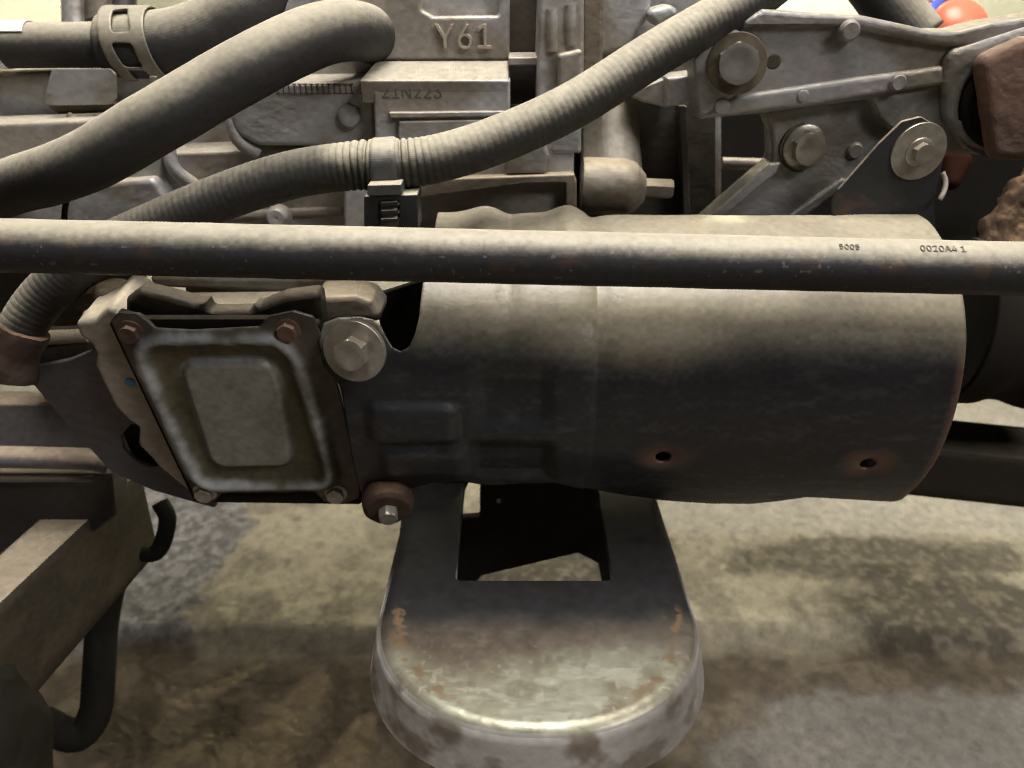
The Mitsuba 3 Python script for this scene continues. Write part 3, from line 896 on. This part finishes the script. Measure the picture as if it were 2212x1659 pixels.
part(k, 'top_arch', plate(tpn, [(268, 700), (270, 645), (300, 625), (350, 636), (420, 655), (560, 660), (610, 640), (690, 630), (700, 706), (560, 704), (330, 706)], .010, .003, .003, holes=[[(434, 640), (560, 640), (540, 672), (450, 674)]]), 'm_brown')
part(k, 'top_rail', plate(PY(.39), [(320, 597), (735, 597), (735, 640), (690, 636), (330, 622)], .03, .003, .002), 'm_housing')
part(k, 'rail_shelf', plate(PY(.40), [(400, 620), (600, 620), (600, 690), (400, 690)], .01, .001, .001), 'm_housing')
part(k, 'lug', plate(PY(.352), [(672, 642), (770, 638), (802, 650), (822, 676), (822, 702), (800, 694), (730, 694), (700, 704), (690, 690)], .022, .003, .003), 'm_housing')
part(k, 'lug_foot', plate(PY(.385), [(805, 640), (930, 600), (925, 700), (870, 770), (830, 740)], .004, .001, .002), 'm_black')
part(k, 'casting_stub', lumpy(hull([(at(232, 638, .40), .008), (at(262, 640, .405), .009), (at(180, 645, .41), .005)]), .006, 60), 'm_grime', smooth=True)

# ------------------------------------------------------------------ loop bracket under the shield
k = thing('loop_bracket', 'rounded steel loop bracket with worn silver front edge hanging under the shield', 'bracket')
LZ = .330
LP = Plane((0, .30, LZ), (0, 0, 1))
left = atz(822, 1280, LZ)
right = atz(1490, 1262, LZ)
front_ = atz(1160, 1592, LZ)
xl, xr, yf = left[0], right[0], front_[1]
cxl, rad = (xl + xr) / 2, (xr - xl) / 2
ycen = .293
ang = np.linspace(math.pi, 2 * math.pi, 90)
sh = [(cxl + rad * np.sign(math.cos(a)) * abs(math.cos(a)) ** .92, ycen + (ycen - yf) * math.sin(a)) for a in ang]
outl = Polygon([(xl + .004, .43), *sh, (xr - .004, .43)])
ol, orr = atz(985, 1252, LZ)[0], atz(1322, 1252, LZ)[0]
yo = atz(1150, 1252, LZ)[1]
opening = rounded(Polygon([(ol, yo), (orr, yo), (orr, .44), (ol, .44)]), .003)
pl2 = outl.difference(opening)
pl2 = pl2 if pl2.geom_type == 'Polygon' else max(pl2.geoms, key=lambda g: g.area)
pl2 = Polygon([(x, y - .30) for x, y in pl2.exterior.coords])


def loop_solid():
    """Top face, rolled edge and a skirt below it, as one bevelled solid with a wide roll."""
    poly = shapely.geometry.polygon.orient(pl2)
    r = resample(poly.exterior, .002)
    n = len(r)
    # the roll is only as wide as the outline allows: small along the opening
    world_y = r[:, 1] + .30
    inner_edge = np.array([opening.boundary.distance(Point(x, y + .30)) for x, y in r]) < .0008
    w = np.where(inner_edge, .0015, .0085)
    for _ in range(6):
        w = .25 * np.roll(w, 1) + .5 * w + .25 * np.roll(w, -1)
    vs, fs = [], []
    prof = [(math.cos(a), math.sin(a)) for a in np.linspace(0, math.pi / 2, 8)]     # inset factor 1-sin.., depth
    for ci, si in prof:
        ins_ = w * (1 - si)
        a_, b_ = np.roll(r, 1, 0), np.roll(r, -1, 0)
        tt = b_ - a_
        nn = np.stack([-tt[:, 1], tt[:, 0]], 1) / (np.linalg.norm(tt, axis=1, keepdims=True) + 1e-12)
        vs.append(np.column_stack([r + nn * ins_[:, None], -(1 - ci) * w]))
    sk = np.where(inner_edge, .004, .030)
    for _ in range(6):
        sk = .25 * np.roll(sk, 1) + .5 * sk + .25 * np.roll(sk, -1)
    for f_ in (.33, .66, 1.0):
        z = -w - (sk - w).clip(0) * f_
        jag = (meshkit.fbm(np.c_[r * 55, r[:, :1] * 0], 3, 4) - .5) * .0035 * f_
        vs.append(np.column_stack([r - nn * (np.where(inner_edge, 0, .0045) * f_)[:, None], z + jag]))
    L = len(vs)
    for a in range(L - 1):
        i = a * n + np.arange(n)
        j = a * n + (np.arange(n) + 1) % n
        fs += [np.column_stack([i, i + n, j + n]), np.column_stack([i, j + n, j])]
    allv = np.vstack(vs)
    top = mapbox_earcut.triangulate_float64(vs[0][:, :2], np.array([n], np.uint32)).reshape(-1, 3)
    p = vs[0][:, :2][top]
    s = np.cross(p[:, 1] - p[:, 0], p[:, 2] - p[:, 0])
    top = np.where((s < 0)[:, None], top[:, ::-1], top)
    fs.append(top)
    m = trimesh.Trimesh(allv, np.vstack(fs), process=False)
    m.vertices = m.vertices + [0, .30, LZ]
    return m


def loop_col(p, n, uv):
    big = fbm(p.x * 34, p.y * 34, p.z * 34, 4)
    fine = fbm(p.x * 260, p.y * 260, p.z * 260, 3)
    grey = mix(C(.25, .25, .20), C(.20, .185, .14), smoothstep(.40, .64, big))
    grey = mix(grey, C(.40, .40, .34), smoothstep(.60, .74, fbm(p.x * 75, p.y * 190, 3, 3)) * .35)
    sp_ = smoothstep(.80, .86, noise(p.x * 330, p.y * 330, 3.0)) * smoothstep(.45, .6, big)
    grey = mix(grey, C(.40, .39, .34), sp_ * .35)
    grey = mix(grey, C(.10, .085, .06), smoothstep(.58, .70, fbm(p.x * 110, p.y * 110, 5, 4)) * .3)
    black = C(.013, .013, .015) * (.7 + .6 * fine)
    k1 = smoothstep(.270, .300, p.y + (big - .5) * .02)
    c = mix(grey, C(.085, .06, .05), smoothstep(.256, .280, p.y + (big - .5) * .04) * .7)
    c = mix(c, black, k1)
    # orange rust along the rolled edge at the two corners
    rr = dr.sqrt(dr.square((p.x - cxl) / (rad - .012)) + dr.square((p.y - ycen) / (ycen - yf - .010)))
    band_ = smoothstep(.07, .02, dr.abs(rr - 1.0 + (fine - .5) * .1)) * smoothstep(.44, .62, fbm(p.x * 210, p.y * 210, 7, 4)) * smoothstep(.305, .295, p.y) * smoothstep(.025, .05, dr.abs(p.x - cxl))
    c = mix(c, C(.165, .105, .056), band_ * .65)
    side_ = smoothstep(.85, .5, n.z)
    pit = smoothstep(.44, .66, fbm(p.x * 62, p.y * 62, p.z * 62, 4))
    sk = mix(C(.50, .49, .49), C(.24, .21, .18), pit)
    sk = mix(sk, C(.14, .13, .12), smoothstep(.02, .06, p.x - cxl) * .6)
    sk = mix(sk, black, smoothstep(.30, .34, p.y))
    return mix(c, sk, side_) * (.8 + .4 * fine)


def loop_bump(p, n, uv):
    return fbm(p.x * 300, p.y * 300, p.z * 300, 3) * .0002 + noise(p.x * 40, p.y * 40, p.z * 40) * .0004


def loop_rough(p, n, uv):
    return .38 + .30 * smoothstep(.265, .300, p.y)


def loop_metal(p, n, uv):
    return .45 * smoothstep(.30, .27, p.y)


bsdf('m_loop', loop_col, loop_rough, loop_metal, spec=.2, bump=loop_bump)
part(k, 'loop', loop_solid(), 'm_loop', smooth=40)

# rusty stud hanging under the cover
k = thing('rusty_stud', 'rusty bolt head with a pale stud under the corner of the square cover', 'bolt')
sc = at(838, 1098, .412)
sax = unit([.15, -1, -.25])
part(k, 'head', lumpy(lathe([(.0135, -.010), (.0140, -.004), (.0130, 0), (.0110, .002), (.001, .002)], sc, sax, 40), .0012, 120, 2, .003), 'm_rustdark', smooth=True)
part(k, 'stud', lathe([(.0055, 0), (.0055, .005), (.0045, .0062), (.0003, .0062)], sc + sax * .0015, sax, 30, {0, 1}), 'm_steel')

# black crossmember behind the loop
k = thing('crossmember', 'black notched crossmember seen through the loop bracket', 'crossmember')
xp = PY(.425)
part(k, 'plate', plate(xp, [(1037, 1000), (1420, 1000), (1420, 1090), (1326, 1130), (1326, 1255), (1300, 1258), (1292, 1218), (1250, 1196), (1074, 1196), (1060, 1218), (1030, 1258), (984, 1258), (984, 1122), (1036, 1118)], .006, .001, .001,
        holes=[circ(xp, 1078, 1084, .0020), [(1285, 1094), (1300, 1082), (1318, 1090), (1312, 1108)]]), 'm_black')
part(k, 'flange', plate(PY(.41), [(880, 1000), (990, 1000), (1012, 1046), (985, 1100), (975, 1250), (860, 1180)], .004, .001, .002), 'm_black')

# ------------------------------------------------------------------ upper left pipe, hose, clamp
k = thing('metal_pipe', 'dark pipe with a white wrapped end entering the clamped hose at the upper left', 'pipe')
PT = .452
part(k, 'pipe', tube([at(-160, 99, PT), at(80, 98, PT), at(320, 96, PT)], .0124, .004, 64), 'm_rubber', smooth=True)
part(k, 'white_wrap', tube([at(-160, 99, PT), at(-60, 99, PT), at(14, 98.5, PT)], .0129, .004, 64), 'm_white')
def wrapfn(q):
    c0, c1 = at(0, 98.5, PT), at(200, 97, PT)
    ax_ = unit(c1 - c0)
    e1 = unit(V([0, 0, 1.0]) - ax_ * ax_[2])
    e2 = np.cross(ax_, e1)
    return c0 + q[:, :1] * ax_ + .0131 * (np.cos(q[:, 1:2] / .0131) * e1 + np.sin(q[:, 1:2] / .0131) * e2)
wm, _ = sheet(Polygon([(.002, -.016), (.0195, -.016), (.021, .012), (.002, .012)]), wrapfn, .0004, .0015)
part(k, 'label_tab', wm, 'm_white', smooth=True)
k = thing('clamped_hose', 'dusty rubber hose pushed over the pipe end at the upper left', 'hose')
HC = [at(222, 97, PT), at(235, 97, PT), at(330, 98, PT), at(400, 88, PT), at(470, 62, PT), at(540, 20, PT), at(640, -60, PT + .01)]
hr = [.0135, .0172, .0186, .0188, .0188, .0186, .0186]
part(k, 'hose', tube([[*p, r] for p, r in zip(HC, hr)], 0, .002, 72, rough=.0008), 'm_rubber', smooth=True)
k = thing('hose_clamp', 'dusty spring clamp with two windows gripping the hose over the pipe', 'hose clamp')


def clampfn(q):
    c0, c1 = at(245, 96, PT), at(345, 97, PT)
    ax_ = unit(c1 - c0)
    e1 = unit(V([0, 0, 1.0]) - ax_ * ax_[2])
    e2 = np.cross(ax_, e1)
    R = .0198
    a = q[:, 1:2] / R
    return c0 + (q[:, :1] + .004 * np.sin(a) * 0 + .010 * (a > 0) * (a / 3) ** 2) * ax_ + R * (np.cos(a) * e1 + np.sin(a) * e2)


# a runs from the top towards the viewer and down
s0 = .0198
cl = Polygon([(0.0, -s0 * 1.2), (.026, -s0 * 1.2), (.026, s0 * 2.75), (.019, s0 * 2.75), (.017, s0 * 2.2), (.008, s0 * 2.2), (.006, s0 * 2.75), (0.0, s0 * 2.75)])
w1 = rounded(Polygon([(.008, s0 * .45), (.016, s0 * .35), (.019, s0 * 1.15), (.008, s0 * 1.2)]), .002)
w2 = rounded(Polygon([(.006, s0 * 1.45), (.018, s0 * 1.45), (.018, s0 * 2.12), (.007, s0 * 2.12)]), .002)
cm, _ = sheet(rounded(cl, .001).difference(w1).difference(w2), clampfn, .0010, .0012)
part(k, 'band', cm, 'm_clamp', smooth=True)
e0 = at(300, 158, .43)
part(k, 'tail', plate(PY(.448), [(322, 165), (337, 165), (340, 215), (352, 235), (330, 232)], .002, .0004, .0005), 'm_steel')

k = thing('hose_bracket', 'small folded grey metal bracket below the pipe at the upper left', 'bracket')
bp = PL(170, 190, .442, 8)
part(k, 'face', plate(bp, [(112, 148), (238, 148), (250, 160), (252, 212), (236, 226), (94, 228), (98, 200)], .0018, .0005, .002, back_bevel=True), 'm_mount')
part(k, 'gusset', plate(PL(160, 240, .462, -35), [(96, 226), (240, 224), (262, 232), (215, 275), (200, 300), (150, 262)], .003, .0006, .002), 'm_grime')
part(k, 'wire', tube([at(142, 255, .455), at(134, 275, .452), at(132, 300, .450), at(140, 340, .450)], .0012, .003, 12), 'm_black')
part(k, 'strut', tube([at(150, 250, .452), at(180, 275, .45), at(205, 295, .448)], .0022, .003, 14), 'm_housing')
solo('cable', 'thin black cable hanging below the thick hose at the left', 'cable', tube([at(160, 392, .43), at(142, 440, .432), at(138, 500, .435)], .0016, .003, 14), 'm_black', True)

# things standing above the pipe, out of focus
solo('glare_panel', 'added cream panel standing in for bright glare at the top left corner', 'panel', plate(PL(60, 20, .75, 30, 10), [(-200, -140), (150, -140), (155, 70), (60, 75), (-200, 40)], .02, .006, .02), 'm_cream')  # added panel, the glare is put into its cream colour
k = thing('valve_body', 'grey valve with dark collar standing above the pipe at the top left', 'valve')
part(k, 'stem', tube([at(165, -60, .60), at(168, 60, .60)], .011, .004, 32), 'm_mount')
part(k, 'collar', tube([at(222, -60, .585), at(224, 53, .585)], .0125, .004, 32), 'm_block_dark')
part(k, 'nut', lathe([(.009, -.008), (.009, .004), (.007, .006), (.001, .006)], at(248, 40, .57), unit([0, -1, .3]), 36, {0, 1}), 'm_housing')
part(k, 'tube', tube([at(275, -60, .56), at(268, 30, .56)], .008, .004, 24), 'm_dark')

# ------------------------------------------------------------------ lower left
k = thing('skid_plate', 'dark purple grey plate with a black crescent slot left of the square cover', 'plate')
sp = PL(230, 900, .425, -8, -6)
part(k, 'plate', plate(sp, [(45, 800), (150, 778), (228, 745), (300, 800), (460, 1060), (470, 1100), (330, 1060), (240, 1020), (130, 900)], .003, .0008, .003,
        holes=[[(283, 917), (330, 921), (330, 960), (345, 985), (350, 1004), (324, 1009), (295, 998), (266, 974), (260, 943)]]), 'm_plum')
part(k, 'shade_backing', plate(PL(310, 960, .445, -8, -6), [(240, 880), (345, 890), (420, 1010), (400, 1040), (300, 1020)], .02, .001, .003), 'm_black')  # added dark sheet painting the shade behind the crescent slot
k = thing('suspension_arm', 'grey pressed arm with a pale rounded lower lip at the left edge', 'suspension arm')
part(k, 'face', plate(PL(80, 920, .49, 8, -5), [(-150, 870), (95, 872), (300, 940), (300, 1000), (-150, 985)], .02, .002, .003), 'm_arm')
part(k, 'top_flange', hull([(at(-140, 862, .50), .006), (at(88, 874, .50), .005), (at(-140, 862, .54), .006), (at(60, 862, .54), .005)]), 'm_arm', smooth=30)
part(k, 'lip', tube([at(-150, 985, .475), at(60, 988, .475), at(190, 992, .477), at(232, 999, .482)], .0068, .003, 32), 'm_arm', smooth=True)
part(k, 'lower_rail', plate(PL(80, 1070, .50), [(-150, 1020), (240, 1022), (250, 1115), (100, 1225), (-150, 1245)], .02, .002, .002), 'm_dark')
part(k, 'edge_strip', tube([at(-150, 1036, .488), at(100, 1034, .488), at(200, 1034, .49)], .0022, .003, 16), 'm_arm')
solo('shadow_panel', 'added dark brown panel standing in for the shadow left of the square cover', 'panel', plate(PY(.53), [(-150, 560), (300, 560), (320, 790), (120, 800), (-150, 800)], .01, .002, .002), 'm_brown')  # added sheet whose dark colour stands for shadow in this opening
k = thing('axle_stub', 'dark shaft behind the conduit end at the left', 'shaft')
part(k, 'shaft', tube([at(60, 758, .47), at(150, 758, .465), at(230, 752, .46)], .015, .004, 32), 'm_black')
part(k, 'pin', tube([at(96, 730, .452), at(150, 728, .45), at(196, 726, .448)], .0045, .003, 24), 'm_housing')

k = thing('frame_rail', 'brown box section rail with a dusty pale top running to the lower left corner', 'frame rail')
P0, P1 = at(262, 1010, .57), at(-110, 1345, .42)
dirr = unit(P1 - P0)


def boxbeam(p0, p1, w, h, bev=.003):
    d = unit(p1 - p0)
    s = unit(np.cross(d, [0, 0, 1.0]))
    u_ = np.cross(s, d)
    L = np.linalg.norm(p1 - p0)
    pl_ = Plane.__new__(Plane)
    pl_.o, pl_.n, pl_.ex, pl_.ey = V(p0), -d, s, u_
    if np.dot(np.cross(pl_.ex, pl_.ey), pl_.n) < 0:
        pl_.ex = -s
    return outward(on(pl_, extr(Polygon([(-w / 2, -h), (w / 2, -h), (w / 2, 0), (-w / 2, 0)]), L, bev, .01)))


part(k, 'beam', boxbeam(P0, P1, .032, .072), 'm_rail')
k = thing('hanging_strap', 'dark strap hanging below the frame rail at the lower left', 'strap')
part(k, 'strap', tube([at(262, 1180, .60), at(236, 1270, .595), at(220, 1360, .59), at(214, 1450, .58), at(205, 1540, .575), at(165, 1590, .57), at(90, 1560, .56)], .0115, .004, 32), 'm_black')
k = thing('ring_hook', 'small black ring hook beside the frame rail', 'hook')
part(k, 'ring', tube([at(345, 1085, .55), at(362, 1120, .55), at(352, 1170, .55), at(335, 1195, .55), at(310, 1195, .55)], .006, .003, 24), 'm_black')
k = thing('lower_arm', 'dark lumpy arm in the lower left corner of the photo', 'arm')
part(k, 'arm', lumpy(hull([(at(-90, 1490, .44), .03), (at(30, 1570, .47), .020), (at(10, 1720, .47), .026), (at(-60, 1720, .44), .03)]), .006, 40), 'm_black', smooth=True)

# ------------------------------------------------------------------ right edge
k = thing('dark_beam', 'dark beam passing behind the right end of the shield', 'beam')
part(k, 'beam', boxbeam(at(1900, 925, .60), at(2500, 985, .58), .05, .042), 'm_shade')
k = thing('drive_boot', 'dark brown rounded boot behind the right end of the shield', 'boot')
part(k, 'boot', tube([[*at(2040, 690, .54), .058], [*at(2120, 700, .54), .056], [*at(2170, 710, .54), .050], [*at(2230, 712, .54), .056], [*at(2400, 715, .54), .058]], 0, .004, 48), 'm_black', smooth=True)
k = thing('rusty_knuckle', 'blurred rusty yellow brown knuckle at the right edge below the mount', 'knuckle')
part(k, 'knuckle', lumpy(hull([(at(2160, 480, .52), .012), (at(2190, 430, .52), .010), (at(2290, 400, .54), .02), (at(2320, 560, .54), .03), (at(2170, 560, .52), .012)]), .020, 50, 6), 'm_knuckle', smooth=True)
solo('added_gap_sheet', 'added black sheet filling the dark gap beyond the mount bracket', 'panel', plate(PY(.60), [(1500, 200), (2400, 200), (2400, 900), (2040, 830), (1500, 700)], .01, .002, .002), 'm_black')  # added sheet, the darkness of the gap is in its colour
solo('red_fitting', 'small dark red fitting in the gap right of the washer', 'fitting', hull([(at(2058, 345, .50), .006), (at(2056, 390, .50), .006), (at(2078, 350, .50), .006)]), 'm_darkred', 30)
solo('bent_clip', 'thin pale bent clip just right of the black tab', 'clip', tube([at(2036, 372, .41), at(2043, 392, .41), at(2040, 412, .41), at(2030, 432, .41)], .0013, .002, 12), 'm_housing', True)
solo('upper_hose', 'short black hose end above the mount arm at the top right', 'hose', tube([at(1870, -60, .52), at(1915, 0, .52), at(1985, 90, .52)], .0175, .003, 40), 'm_rubber', True)
k = thing('orange_cap', 'glossy orange cap with a blue ring above the mount arm', 'cap')
part(k, 'cap', lathe([(.021, -.03), (.0225, -.005), (.021, .006), (.016, .012), (.008, .0150), (.0005, .0155)], at(2068, 62, .58), unit([.1, -.75, .65]), 48), 'm_orange', smooth=True)
part(k, 'ring', tube([at(2000, 40, .58), at(2020, 12, .585), at(2045, -10, .59)], .004, .002, 20), 'm_blue')
part(k, 'base', hull([(at(2005, 5, .61), .012), (at(1990, 40, .61), .012), (at(2030, -40, .61), .012)]), 'm_red', smooth=30)
